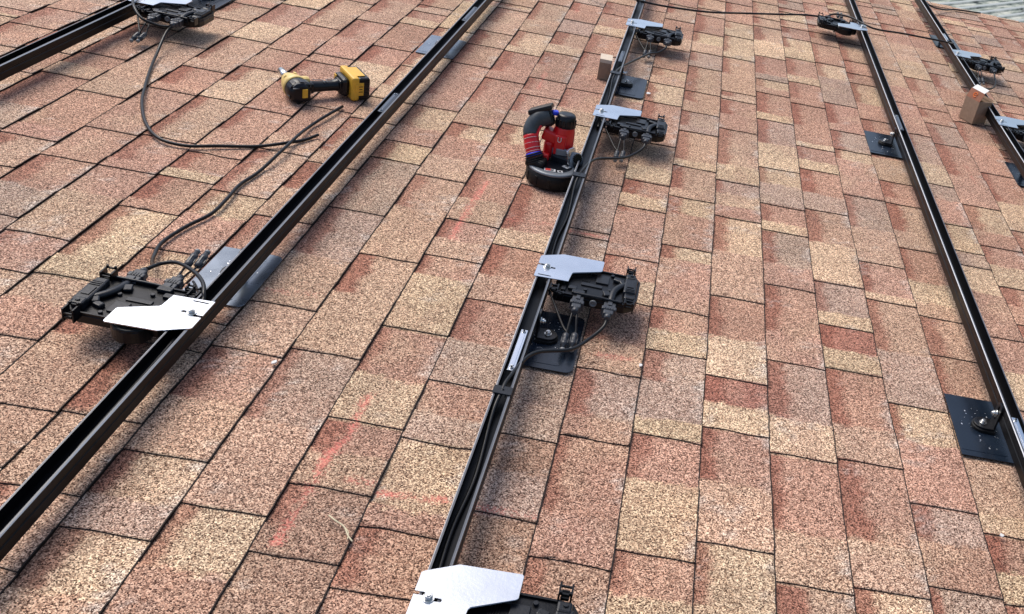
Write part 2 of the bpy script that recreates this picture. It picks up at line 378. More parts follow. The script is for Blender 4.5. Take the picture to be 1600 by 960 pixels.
def granule_mat():
    m = bpy.data.materials.new('mineral_granules'); m.use_nodes = True
    n = m.node_tree.nodes; l = m.node_tree.links; b = n['Principled BSDF']
    b.inputs['Roughness'].default_value = .85; b.inputs['Specular IOR Level'].default_value = .25
    at = n.new('ShaderNodeAttribute'); at.attribute_name = 'granules'; at.attribute_type = 'GEOMETRY'
    tc = n.new('ShaderNodeTexCoord')
    def vor(scale):
        v = n.new('ShaderNodeTexVoronoi'); v.inputs['Scale'].default_value = scale; l.new(tc.outputs['Object'], v.inputs['Vector'])
        s = n.new('ShaderNodeSeparateColor'); l.new(v.outputs['Color'], s.inputs[0]); return v, s
    def ramp(src, stops):
        r = n.new('ShaderNodeValToRGB'); r.color_ramp.interpolation = 'LINEAR'
        while len(r.color_ramp.elements) < len(stops): r.color_ramp.elements.new(.5)
        for e, (p, c) in zip(r.color_ramp.elements, stops): e.position = p; e.color = (*c, 1)
        l.new(src, r.inputs[0]); return r.outputs[0]
    def mul(a, bb, fac=1.0):
        x = n.new('ShaderNodeMix'); x.data_type = 'RGBA'; x.blend_type = 'MULTIPLY'; x.inputs[0].default_value = fac
        l.new(a, x.inputs[6]); l.new(bb, x.inputs[7]); x.clamp_result = False; return x.outputs[2]
    def scale(a, f):
        v = n.new('ShaderNodeVectorMath'); v.operation = 'SCALE'; l.new(a, v.inputs[0]); v.inputs['Scale'].default_value = f; return v.outputs[0]
    v1, s1 = vor(500.0)
    v2, s2 = vor(260.0)
    c1 = ramp(s1.outputs[0], [(0, (.055, .04, .035)), (.18, (.10, .07, .06)), (.27, (.34, .31, .30)), (.60, (.46, .45, .44)), (.70, (.78, .79, .78)), (1, (1.0, 1.0, .98))])
    c2 = ramp(s2.outputs[1], [(0, (.40, .36, .34)), (.25, (.46, .44, .43)), (.6, (.51, .51, .51)), (.85, (.58, .60, .60)), (1, (.66, .68, .68))])
    col = mul(at.outputs['Color'], c1); col = scale(col, 2.0); col = mul(col, c2); col = scale(col, 2.0)
    # weathering: broad darker and dustier areas
    nz = n.new('ShaderNodeTexNoise'); nz.inputs['Scale'].default_value = 4.0; nz.inputs['Detail'].default_value = 6; l.new(tc.outputs['Object'], nz.inputs['Vector'])
    wr = ramp(nz.outputs['Fac'], [(.3, (.82, .84, .86)), (.7, (1.0, 1.0, 1.0))])
    col = mul(col, wr)
    # spray chalk clings to the tops of the granules
    cm = n.new('ShaderNodeMath'); cm.operation = 'MULTIPLY_ADD'; l.new(s2.outputs[2], cm.inputs[0]); cm.inputs[1].default_value = -.55; cm.inputs[2].default_value = 0.12
    ad = n.new('ShaderNodeMath'); ad.operation = 'ADD'; l.new(cm.outputs[0], ad.inputs[0]); l.new(at.outputs['Alpha'], ad.inputs[1])
    mr = n.new('ShaderNodeMapRange'); mr.inputs['From Min'].default_value = .1; mr.inputs['From Max'].default_value = .75; mr.inputs['To Max'].default_value = .8
    l.new(ad.outputs[0], mr.inputs['Value'])
    mx = n.new('ShaderNodeMix'); mx.data_type = 'RGBA'; l.new(mr.outputs[0], mx.inputs[0]); l.new(col, mx.inputs[6]); mx.inputs[7].default_value = (.70, .19, .15, 1)
    l.new(mx.outputs[2], b.inputs['Base Color'])
    bp = n.new('ShaderNodeBump'); bp.inputs['Strength'].default_value = .6; bp.inputs['Distance'].default_value = .0009; bp.invert = True
    l.new(v1.outputs['Distance'], bp.inputs['Height']); l.new(bp.outputs[0], b.inputs['Normal'])
    return m
GRAN = granule_mat()
ASPH = mat('asphalt_edge', (.018, .014, .013), .8, 0, .2, .3, 300)
me.materials.append(GRAN); me.materials.append(ASPH)
roof = thing('house_roof', 'shingled roof slope in mixed red, tan and cream granules under all the rails', 'roof')
sh = bpy.data.objects.new('shingles', me); COL.objects.link(sh); sh.parent = roof
bm = new_bm(); box(bm, ((K0 + K1) / 2 * E_, (YB + EDGE_Y) / 2, -.022), ((K1 - K0) * E_ - .02, EDGE_Y - YB - .012, .018)); obj('roof_deck', bm, MT['wood'], roof)
bm = new_bm()
box(bm, ((K0 + K1) / 2 * E_, EDGE_Y + .004, -.045), ((K1 - K0) * E_, .018, .09)); obj('rake_board', bm, MT['trim'], roof)
bm = new_bm()
box(bm, (K1 * E_ + .012, (YB + EDGE_Y) / 2, -.06), (.02, EDGE_Y - YB, .11)); obj('fascia_board', bm, MT['trim'], roof)
# ------------------------------------------------------------------ rails
ZT = 0.086; RH = 0.043
RX = dict(r1=-.997, r2=-.0255, r3=.594, r4=1.684, r5=2.152)
def rail_profile():
    w, h, s, d = .017, RH, .0125, .026
    right = [(s, 0), (w - .0016, 0), (w, -.0016), (w, -.016), (w - .0014, -.0175), (w - .0014, -.0215), (w, -.023), (w, -h + .001), (w - .001, -h)]
    inner = [(s, -.004), (w - .0035, -.004), (w - .0035, -d)]
    pts = [(-x, z) for x, z in right[::-1]][::1]
    # walk: left bottom ... up the left side, lip, channel, lip, right side
    P = [(-x, z) for x, z in right[::-1]] + [(-x, z) for x, z in inner] + inner[::-1] + right
    return P
def make_rail(key, label, y0, y1):
    t = thing('mounting_rail', label, 'rail', (RX[key], 0, ZT), 0, 'black rails across the roof')
    bm = new_bm(); P = rail_profile(); n = len(P); rings = []
    ny = max(2, int((y1 - y0) / .25)); rnd = random.Random(key)
    for i in range(ny + 1):
        y = y0 + (y1 - y0) * i / ny
        rings.append([bm.verts.new((x + (rnd.random() - .5) * .0004, y, z)) for x, z in P])
    for a, b in zip(rings, rings[1:]):
        for i in range(n):
            f = bm.faces.new((a[i], a[(i + 1) % n], b[(i + 1) % n], b[i]))
            # the chamfers along the top edges carry a painted highlight
            za, zb = P[i][1], P[(i + 1) % n][1]
            if abs(za - zb) < .0017 and abs(za - zb) > .0009 and max(za, zb) > -.0001: f.material_index = 1
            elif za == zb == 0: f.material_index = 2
    bm.faces.new(rings[0]); bm.faces.new(rings[-1][::-1])
    o = obj('rail_body', bm, [MT['rail'], MT['rail_bright'], MT['rail_lip']], t)
    return t
rails = {}
rails['r1'] = make_rail('r1', 'black rail crossing the top left corner of the roof', .9, 6.1)
rails['r2'] = make_rail('r2', 'long black rail left of the yellow impact driver cable end, running to the lower left corner', -.6, 6.1)
rails['r3'] = make_rail('r3', 'middle black rail beside the red band saw, carrying four silver plates', -.8, 6.1)
rails['r4'] = make_rail('r4', 'black rail on the right side with a bracket and flashing on its left', -.4, 6.1)
rails['r5'] = make_rail('r5', 'black rail farthest right behind the open cardboard box', 1.2, 6.1)
rails['r2']['label'] = 'long black rail between the yellow impact driver and the red band saw'
def splice(key, y, ln, m, lit=False):
    bm = new_bm()
    box(bm, (0, y, -.0075), (.0145, ln, .004), bev=.0008)
    box(bm, (0, y, -.0048), (.007, ln * .78, .0016), bev=.0004)
    for s in (-1, 1):
        cyl(bm, (0, y + s * ln * .44, -.0045), (0, 0, 1), .0042, .004, 6, 1)
        cyl(bm, (0, y + s * ln * .44, -.0022), (0, 0, 1), .0022, .002, 10, 2)
    obj('splice_bar', bm, [m, MT['steel'], MT['plastic']], rails[key])
splice('r3', 1.705, .150, MT['galv']); splice('r3', 3.735, .13, MT['navy'])
splice('r2', 2.83, .16, MT['navy']); splice('r2', 3.86, .2, MT['navy'])
splice('r4', 3.66, .16, MT['navy']); splice('r4', 1.74, .16, MT['galv']); splice('r5', 5.18, .12, MT['galv'])

# ------------------------------------------------------------------ roof attachments: flashing, puck, slotted bracket, bolts
def make_mount(side):
    """origin at the anchor bolt, on the shingles. side = +1: the rail stands at +x of the bolt."""
    t = thing('rail_mount', '', 'roof mount', (0, 0, 0), 0, 'flashed roof mounts under the rails')
    bm = new_bm()
    x1, x0, y0, y1 = (.072, -.066, -.112, .112)
    pts = [(x0, y0)] + arc(x1 - .016, y0 + .016, .016, -90, 0, 5) + arc(x1 - .016, y1 - .016, .016, 0, 90, 5) + [(x0, y1)]
    if side > 0: pts = [(x0, y0), (x1 + .0, y0), (x1 + .0, y1), (x0, y1)]
    prism(bm, pts, .0, .0022, bev=.0005)
    prism(bm, rrect(x0 + .001, y0 + .018, x1 - .030, y1 - .018, .006), .0018, .0030, bev=.0005)
    f = obj('flashing', bm, MT['flash'], t)
    # let the painted sheet follow the shingles: slight slope like the course under it
    f.rotation_euler = (0, R(-1.2), 0); f.location = (0, 0, .0045)
    bm = new_bm()
    rnd = random.Random(11 + side)
    for _ in range(34):
        a = rnd.uniform(0, 6.28); r = abs(rnd.gauss(0, .03)) + .024
        px, py = math.cos(a) * r * .9, math.sin(a) * r * 1.3
        if abs(px) < .06 and abs(py) < .1:
            s = rnd.uniform(.0006, .0022)
            box(bm, (px, py, .0088), (s * rnd.uniform(1, 2.6), s, .0006), rz(rnd.uniform(0, 180)) @ rx(rnd.uniform(-20, 20)))
    sv = obj('metal_shavings', bm, MT['shav'], f); sv['kind'] = 'stuff'; sv.matrix_parent_inverse = Matrix.Identity(4); sv.location = (0, 0, -.0052)
    s = side
    # D-shaped foot: round at the free end, straight under the rail
    bm = new_bm()
    pts = arc(0, 0, .0235, 90, 270, 12) if s > 0 else arc(0, 0, .0235, -90, 90, 12)
    pts = pts + ([(.026, -.0235), (.026, .0235)] if s > 0 else [(-.026, .0235), (-.026, -.0235)])
    prism(bm, pts, .0065, .0155, bev=.0015)
    obj('base_puck', bm, MT['rubber'], t)
    bm = new_bm()
    pts2 = [(x * .88, y * .88) for x, y in pts]
    prism(bm, pts2, .0157, .0205, bev=.0008)
    # upright leg with a long slot, against the side of the rail
    lx = s * .0235
    zz0, zz1 = .0157, .078
    outer = [(-.0165, zz0), (.0165, zz0), (.0165, zz1 - .012)] + arc(.0045, zz1 - .012, .012, 0, 90, 5) + arc(-.0045, zz1 - .012, .012, 90, 180, 5)
    vs = prism(bm, outer, -.0022, .0022)
    for v in vs: v.co = Vector((lx + v.co.z, v.co.x, v.co.y))
    br = obj('slotted_bracket', bm, MT['foot'], t)
    cb = new_bm(); vs = prism(cb, rrect(-.0042, .036, .0042, .072, .004), -.01, .01)
    for v in vs: v.co = Vector((lx + v.co.z, v.co.x, v.co.y))
    cut(br, cb)
    bm = new_bm()
    cyl(bm, (0, 0, .0215), (0, 0, 1), .0085, .0018, 20, bev=.0003); cyl(bm, (0, 0, .0255), (0, 0, 1), .0058, .006, 6, bev=.0008)
    cyl(bm, (0, 0, .0292), (0, 0, 1), .003, .0015, 10)
    obj('anchor_bolt', bm, MT['steel'], t)
    bm = new_bm()
    cyl(bm, (lx - s * .0035, 0, .052), (1, 0, 0), .0085, .003, 20); cyl(bm, (lx - s * .0082, 0, .052), (1, 0, 0), .0065, .0065, 6, bev=.0008)
    cyl(bm, (lx - s * .0125, 0, .052), (1, 0, 0), .0036, .004, 10)
    obj('rail_bolt', bm, MT['steel'], t)
    return t
mA = make_mount(-1); mB = make_mount(1)
mlist = [
 (mA, .637, 1.866, 'black flashing and bracket under the nearest cable right of the middle rail'),
 (mA, .637, 3.625, 'small black flashing right of the middle rail near the closed kraft box'),
 (mB, 1.641, 1.862, 'black flashing plate scattered with metal shavings at the right edge, left of its rail'),
 (mB, 1.636, 3.585, 'black flashing and bracket half way up the right hand rail'),
]
used = set()
for src, x, y, lb in mlist:
    o = src if src not in used else copy_tree(src); used.add(src)
    o.location = (x, y, .0025); o['label'] = lb
for x, y, lb, sd in ((-.069, 1.868, 'glossy blue-black flashing under the rail beside the lower left microinverter', 1), (-.069, 3.62, 'pale shining flashing under the rail right of the impact driver', 1),
                 (-.93, 3.60, 'dark flashing beside the microinverter at the top left', -1), (2.200, 5.36, 'small black flashing under the far right rail above its microinverter', -1), (2.200, 3.57, 'black flashing under the far right rail at the right picture edge', -1)):
    o = copy_tree(mB if sd > 0 else mA); o.location = (x, y, .0025); o['label'] = lb
    if x < 0 and sd > 0:
        # these two are slipped further under the rail and show on both sides
        for c in o.children:
            if c.name.startswith('flashing'): c.data = [q for q in mA.children if q.name.startswith('flashing')][0].data.copy(); c.data.materials.clear(); c.data.materials.append(MT['flashgrey'])
    if x > 2:
        for c in o.children:
            if c.name.startswith('flashing'): c.scale = (1, 1, 1)

# ------------------------------------------------------------------ microinverters
PLATE = [(-.0230, -.0500), (.0575, -.0455), (.0600, -.0060), (.0630, -.0010), (.1250, .0270), (.1285, .0310), (.1285, .0745), (.1255, .0780), (.0290, .0745), (-.0190, .0500), (-.0230, .0460)]
def socket_plug(bm, x, y, w, z=-.018):
    box(bm, (x, y + .012, z), (w, .026, .018), bev=.002)
    box(bm, (x, y - .006, z), (w + .006, .013, .021), bev=.0025)
    box(bm, (x, y - .0195, z), (w - .002, .018, .017), bev=.003, taper=.9)
    for i in range(4): box(bm, (x - w * .3 + i * w * .2, y - .006, z + .0110), (.0022, .010, .0014))
    box(bm, (x, y + .012, z + .0100), (w * .35, .016, .003), bev=.0006)
    lathe(bm, (x, y - .026, z), (0, -1, 0), [(0, .0085), (.006, .0085), (.014, .0065)], 12)
def mc4(bm, p, d, l=.05, m0=0, m1=1):
    d = Vector(d).normalized(); p = Vector(p)
    lathe(bm, p, d, [(0, .004), (.004, .0078), (.014, .0082), (.016, .0066), (.026, .0066), (.028, .0078), (.036, .0078), (.037, .0055), (l, .0052)], 12, m0)
    for a in range(4):
        q = d.to_track_quat('Z', 'Y').to_matrix() @ Vector((math.cos(a * math.pi / 2), math.sin(a * math.pi / 2), 0))
        box(bm, p + d * .020 + q * .0068, (.003, .003, .016), d.to_track_quat('Z', 'Y').to_matrix().to_4x4())
    lathe(bm, p + d * l, d, [(0, .004), (.001, .006), (.006, .006), (.008, .003)], 12, m1)
def make_inverter():
    t = thing('microinverter', '', 'microinverter', (0, 0, 0), 0, 'microinverters clamped to the rails')
    bm = new_bm(); prism(bm, PLATE, .0004, .0026, bev=.0004)
    pl = obj('mounting_plate', bm, MT['galv'], t)
    cb = new_bm()
    prism(cb, rrect(-.0150, -.0415, .0160, -.0375, .0019), -.01, .01); cut(pl, cb)
    cb = new_bm(); prism(cb, rrect(-.0300, .0035, -.0060, .0105, .003), -.01, .01); prism(cb, rrect(.004, -.0035, .0200, .0035, .003), -.01, .01); cut(pl, cb)
    pl.data.materials.clear(); pl.data.materials.append(MT['galv'])
    bm = new_bm()
    cyl(bm, (0, 0, .0034), (0, 0, 1), .0095, .0018, 24, bev=.0004); cyl(bm, (0, 0, .0072), (0, 0, 1), .0066, .006, 6, bev=.0009); cyl(bm, (0, 0, .0108), (0, 0, 1), .0038, .0018, 12, bev=.0003)
    obj('clamp_bolt', bm, MT['steel'], t)
    # rounded lobe of the body behind the plate
    bm = new_bm(); vs = prism(bm, arc(.088, .044, .040, 20, 160, 14) + [(.050, .030), (.126, .030)], -.036, -.010, bev=.002)
    lobe = [(.088 + .036 * math.cos(R(a)), .044 + .036 * math.sin(R(a)), -.009) for a in range(10, 175, 12)]
    tube(bm, lobe, .0035, 8, n=2)
    obj('rounded_housing', bm, MT['plastic'], t)
    # body: shallow tray with a raised rim
    zt, zb = -.008, -.034
    out = [(.030, -.083), (.196, -.083), (.218, -.064), (.2225, -.040), (.2225, .030), (.212, .047), (.190, .052), (.040, .052), (.030, .044)]
    bm = new_bm(); prism(bm, out, zb, zt - .004, bev=.003)
    inn = [(.034, -.079), (.194, -.079), (.214, -.061), (.2185, -.038), (.2185, .028), (.209, .043), (.189, .048), (.041, .048), (.034, .041)]
    n = len(out)
    lo = [bm.verts.new((x, y, zt - .0042)) for x, y in out]; hi = [bm.verts.new((x, y, zt)) for x, y in out]
    hin = [bm.verts.new((x, y, zt)) for x, y in inn]; lin = [bm.verts.new((x, y, zt - .0042)) for x, y in inn]
    for i in range(n):
        j = (i + 1) % n
        bm.faces.new((lo[i], lo[j], hi[j], hi[i])); bm.faces.new((hi[i], hi[j], hin[j], hin[i])); bm.faces.new((hin[i], hin[j], lin[j], lin[i]))
    # heat-sink like ribs and raised pads of the potted body
    for i in range(5): box(bm, (.088 + i * .004, .018, zt - .0035), (.0016, .050, .003))
    box(bm, (.134, .012, zt - .0025), (.030, .036, .005), bev=.001, mi=1); box(bm, (.112, -.022, zt - .0030), (.050, .012, .004), bev=.001, mi=1)
    box(bm, (.070, -.052, zt - .0015), (.020, .014, .008), bev=.0015, mi=1); box(bm, (.050, -.060, zt - .002), (.010, .018, .006), bev=.001)
    for x, y in ((.045, -.030), (.155, -.030), (.155, .038), (.100, -.048)): cyl(bm, (x, y, zt - .002), (0, 0, 1), .0045, .006, 14, 1, bev=.0006)
    body = obj('body', bm, [MT['plastic'], MT['plastic2']], t)
    # bulky cable moulding along the outer end
    bm = new_bm()
    box(bm, (.2010, -.006, zt + .003), (.030, .070, .016), bev=.004); box(bm, (.1985, .030, zt + .004), (.024, .022, .018), bev=.004)
    box(bm, (.2030, -.050, zt + .001), (.026, .024, .013), bev=.004); box(bm, (.182, .004, zt + .001), (.014, .026, .012), Matrix.Rotation(R(25), 4, 'Z'), bev=.003)
    box(bm, (.169, .018, zt), (.020, .014, .010), rz(-20), bev=.003); box(bm, (.2010, -.006, zt + .0118), (.016, .028, .002), bev=.0006)
    cyl(bm, (.200, .032, zt + .014), (0, 0, 1), .0045, .003, 14, bev=.0006)
    for yy in (-.028, -.034, -.040): box(bm, (.2020, yy, zt + .0118), (.020, .0022, .0016))
    tube(bm, [(.196, .006, zt + .002), (.178, -.012, zt + .003), (.166, -.036, zt + .002), (.163, -.066, zt - .002), (.163, -.088, zt - .008)], .0085, 12, flat=.75)
    tube(bm, [(.190, -.079, zt + .002), (.150, -.078, zt + .003), (.110, -.078, zt + .003), (.076, -.076, zt + .002)], .0030, 8)
    box(bm, (.150, -.052, zt + .001), (.016, .020, .007), rz(20), bev=.002); box(bm, (.086, -.070, zt + .001), (.030, .014, .008), bev=.002)
    obj('cable_moulding', bm, MT['plastic2'], body)
    # open latches: frames that stand on the corners
    def latch(x, y, w, d, h, rot=0):
        bm = new_bm(); m = Matrix.Translation((x, y, zt)) @ rz(rot)
        for s in (-1, 1): vs = box(bm, (s * w / 2, 0, h / 2 - .006), (.003, d, h + .012)); [setattr(v, 'co', m @ v.co) for v in vs]
        for yy, hh in ((-d / 2, h), (d / 2, h * .55), (0, h * .3)): vs = box(bm, (0, yy, hh - .0015), (w, .003, .003)); [setattr(v, 'co', m @ v.co) for v in vs]
        vs = box(bm, (0, d * .1, -.002), (w * .7, d * .8, .006), bev=.001); [setattr(v, 'co', m @ v.co) for v in vs]
        for s in (-1, 1): vs = box(bm, (s * w * .38, -d / 2, h + .0015), (w * .2, .004, .005)); [setattr(v, 'co', m @ v.co) for v in vs]
        obj('latch', bm, MT['plastic'], body)
    latch(.196, .062, .019, .022, .016); latch(.205, -.082, .021, .024, .012); latch(.030, -.074, .017, .026, .008); latch(.046, -.090, .014, .012, .006)
    # connectors at the near side
    for x, w in ((.089, .026), (.163, .028)):
        bm = new_bm(); socket_plug(bm, x, -.100, w); obj('connector', bm, MT['conn'], t)
    bm = new_bm()
    lathe(bm, (.124, -.0835, -.019), (0, -1, 0), [(0, .0085), (.004, .0085), (.004, .0052), (.001, .0050)], 20)
    obj('port_ring', bm, MT['lite'], body)
    # leads: two short ones with push-fit plugs, one thin lead from under the plate
    for dx, e in ((-.004, (.082, -.200, -.052)), (.005, (.101, -.196, -.050))):
        bm = new_bm(); tube(bm, [(.089 + dx, -.128, -.018), (.089 + dx * 1.4, -.148, -.026), (e[0], e[1] + .022, e[2] + .008), (e[0], e[1] + .012, e[2] + .003)], .0024, 8)
        ld = obj('lead', bm, MT['cable2'], t)
        bm = new_bm(); mc4(bm, (e[0], e[1] + .016, e[2] + .004), (dx * .6, -1, -.22), .046); obj('push_fit_plug', bm, [MT['conn'], MT['lite']], ld)
    bm = new_bm(); tube(bm, [(.004, -.035, -.006), (.016, -.070, -.010), (.045, -.118, -.030), (.070, -.160, -.046), (.084, -.178, -.050)], .0028, 8)
    obj('earth_lead', bm, MT['cable2'], t)
    # loop of spare lead stowed below
    bm = new_bm(); tube(bm, [(.100 + .030 * math.cos(a), -.004 + .034 * math.sin(a), -.040 - .0012 * i) for i, a in enumerate([x * math.pi / 5 for x in range(11)])], .0035, 8, n=3)
    obj('stowed_loop', bm, MT['cable'], t)
    return t
inv = make_inverter()
il = [
 (.5955, 2.044, 0, 'microinverter with a pale plate above the middle rail flashing, centre of the roof'),
 (-.0255, 1.600, 180, 'microinverter with white plate hanging left of its rail at the lower left, plugs sticking up'),
 (.5930, 3.105, 0, 'microinverter with blue-grey plate just right of the red band saw'),
 (.5900, 4.190, 0, 'microinverter near the top of the middle rail, above the closed kraft box'),
 (1.6800, 4.975, 180, 'microinverter left of the right hand rail at the top, joined to two trunk cables'),
 (2.1520, 4.870, 0, 'microinverter on the far right rail, above the open cardboard box'),
 (2.1520, 3.925, 0, 'microinverter cut by the right picture edge, below the open cardboard box'),
 (.5930, 1.034, 0, 'microinverter with the biggest white plate, cut by the bottom picture edge'),
 (-.980, 3.245, 0, 'microinverter in the top left corner with the long looping cable hanging from it'),
]
for i, (x, y, rot, lb) in enumerate(il):
    o = inv if i == 0 else copy_tree(inv)
    o.location = (x, y, ZT); o.rotation_euler = (0, 0, R(rot)); o['label'] = lb
    if rot:      # on the turned units the short leads stand up instead of hanging
        pv = Vector((.089, -.126, -.018))
        for c in o.children:
            if c.name.startswith('lead'):
                mm = Matrix.Translation(pv) @ rx(-24) @ Matrix.Translation(-pv); c.matrix_local = mm

# ------------------------------------------------------------------ cables
def cable(pts, r, label, m='cable', nm='power_cable', **kw):
    bm = new_bm(); tube(bm, pts, r, 10, n=8, **kw)
    return tag(obj(nm, bm, MT[m]), label, 'cable')
def drop(bx, by, cy, cx, label):
    """trunk lead from the right hand plug of an inverter down to the clip on its rail."""
    sx, sy = bx + .163, by - .136
    cable([(sx, sy + .006, ZT - .018), (sx - .004, sy - .02, ZT - .030), (sx - .030, sy - .065, ZT - .040), (bx + .100, by - .262, ZT - .034), (bx + .030, cy + .16, ZT - .012),
           (cx + .006, cy + .05, ZT + .0005), (cx, cy, ZT - .0015), (cx - .004, cy - .06, ZT - .012), (cx + .004, cy - .22, ZT - .021), (cx - .003, cy - .36, ZT - .0195), (cx + .002, cy - .50, ZT - .020)], .0042, label, 'cable2')
drop(.5955, 2.044, 1.550, .592, 'grey cable curving over the nearest flashing to the near clip on the middle rail')
drop(.5930, 3.105, 2.585, .594, 'cable from the microinverter by the band saw into the middle rail')
drop(.5900, 4.190, 3.512, .594, 'cable falling to the clip behind the closed kraft box')
cable([(2.315, 4.735, .066), (2.312, 4.70, .055), (2.300, 4.62, .050), (2.24, 4.46, .065), (2.165, 4.35, .082), (2.15, 4.25, .070), (2.153, 4.0, .066)], .0042, 'thin cable dropping from the far right microinverter behind the open box', 'cable2')
cable([(2.315, 3.79, .066), (2.30, 3.74, .05), (2.24, 3.66, .04), (2.18, 3.62, .06), (2.15, 3.5, .07)], .0042, 'cable looping under the microinverter at the right edge', 'cable2')
# T-shaped trunk cable of the top left unit: lies in a long bow on the shingles
cable([(-.817, 3.112, .066), (-.822, 3.08, .05), (-.800, 2.98, .020), (-.760, 2.86, .012), (-.705, 2.722, .013), (-.658, 2.617, .013), (-.589, 2.504, .012), (-.514, 2.428, .013), (-.439, 2.419, .012), (-.369, 2.453, .013), (-.284, 2.499, .012), (-.224, 2.546, .016), (-.190, 2.599, .012), (-.168, 2.646, .014)], .0046,
      'thick black cable bowing across the shingles from the top left microinverter', 'cable')
cable([(-1.000, 3.30, .094), (-.985, 3.20, .100), (-.945, 3.125, .098), (-.900, 3.085, .080), (-.850, 3.090, .066), (-.822, 3.105, .064)], .0045, 'short black cable loop over the rail at the top left', 'cable')
cable([(-.1885, 1.742, .068), (-.192, 1.775, .056), (-.215, 1.815, .036), (-.240, 1.87, .018), (-.256, 1.937, .013), (-.245, 2.022, .012), (-.222, 2.101, .013), (-.222, 2.185, .014), (-.228, 2.271, .012), (-.216, 2.358, .013), (-.208, 2.485, .022), (-.209, 2.613, .020), (-.210, 2.699, .012), (-.198, 2.769, .015), (-.180, 2.881, .013)], .0046,
      'black cable with a cut end lying from the lower left microinverter towards the impact driver', 'cable')
cable([(-.186, 1.742, .070), (-.175, 1.780, .064), (-.145, 1.785, .070), (-.096, 1.752, .080), (-.056, 1.708, .090), (-.036, 1.672, .090), (-.028, 1.640, .080), (-.027, 1.5, .066), (-.024, 1.2, .0655)], .0042, 'short black cable arching from a grey plug into the lower left rail', 'cable')
cable([(.54, 4.60, .080), (.584, 4.545, .094), (.651, 4.542, .092), (.768, 4.592, .084), (.917, 4.677, .076), (1.073, 4.808, .070), (1.269, 4.964, .066), (1.40, 5.06, .066), (1.500, 5.085, .069)], .0046, 'long black cable slung between the middle rail and the right hand rail at the top', 'cable')
cable([(.54, 4.60, .080), (.44, 4.66, .05), (.30, 4.74, .02), (.10, 4.86, .014), (-.1, 4.9, .013)], .0045, 'black cable leaving the middle rail to the left at the top edge', 'cable')
cable([(1.517, 5.118, .069), (1.56, 5.155, .080), (1.63, 5.11, .092), (1.690, 5.01, .096), (1.755, 4.985, .090), (1.897, 5.040, .084), (2.033, 5.054, .084), (2.120, 5.035, .090), (2.155, 5.01, .094)], .0046, 'black cable bridging the right hand rail and the far right rail', 'cable')
cable([(2.155, 6.02, .085), (2.22, 5.99, .05), (2.34, 6.12, .02), (2.43, 6.22, .014), (2.60, 6.28, .014)], .0046, 'black cable end lying at the roof edge beside the far right rail', 'cable')

# clips that hold the cable in the channel
def make_clip():
    t = thing('cable_clip', '', 'clip', (0, 0, 0), 0, 'cable clips on the middle rail')
    bm = new_bm(); prism(bm, rrect(-.0185, -.0125, .0185, .0125, .003), .0004, .0032, bev=.0006)
    for s in (-1, 1): box(bm, (s * .0178, 0, -.002), (.0016, .018, .006))
    for s in (-1, 1): box(bm, (s * .0070, 0, -.004), (.0016, .016, .009))
    c = obj('clip_plate', bm, MT['plastic2'], t); cb = new_bm(); cyl(cb, (0, 0, 0), (0, 0, 1), .0032, .02, 14); cut(c, cb)
    c.data.materials.clear(); c.data.materials.append(MT['plastic2'])
    return t
clip = make_clip()
for i, (x, y, lb) in enumerate([(.594, 1.552, 'nearest dark cable clip on the middle rail, below the silver splice bar'), (.594, 2.585, 'cable clip on the middle rail beside the band saw'), (.594, 3.512, 'cable clip on the middle rail by the closed kraft box'), (.592, 4.553, 'bright clip at the top end of the middle rail')]):
    o = clip if i == 0 else copy_tree(clip); o.location = (x, y, ZT); o['label'] = lb

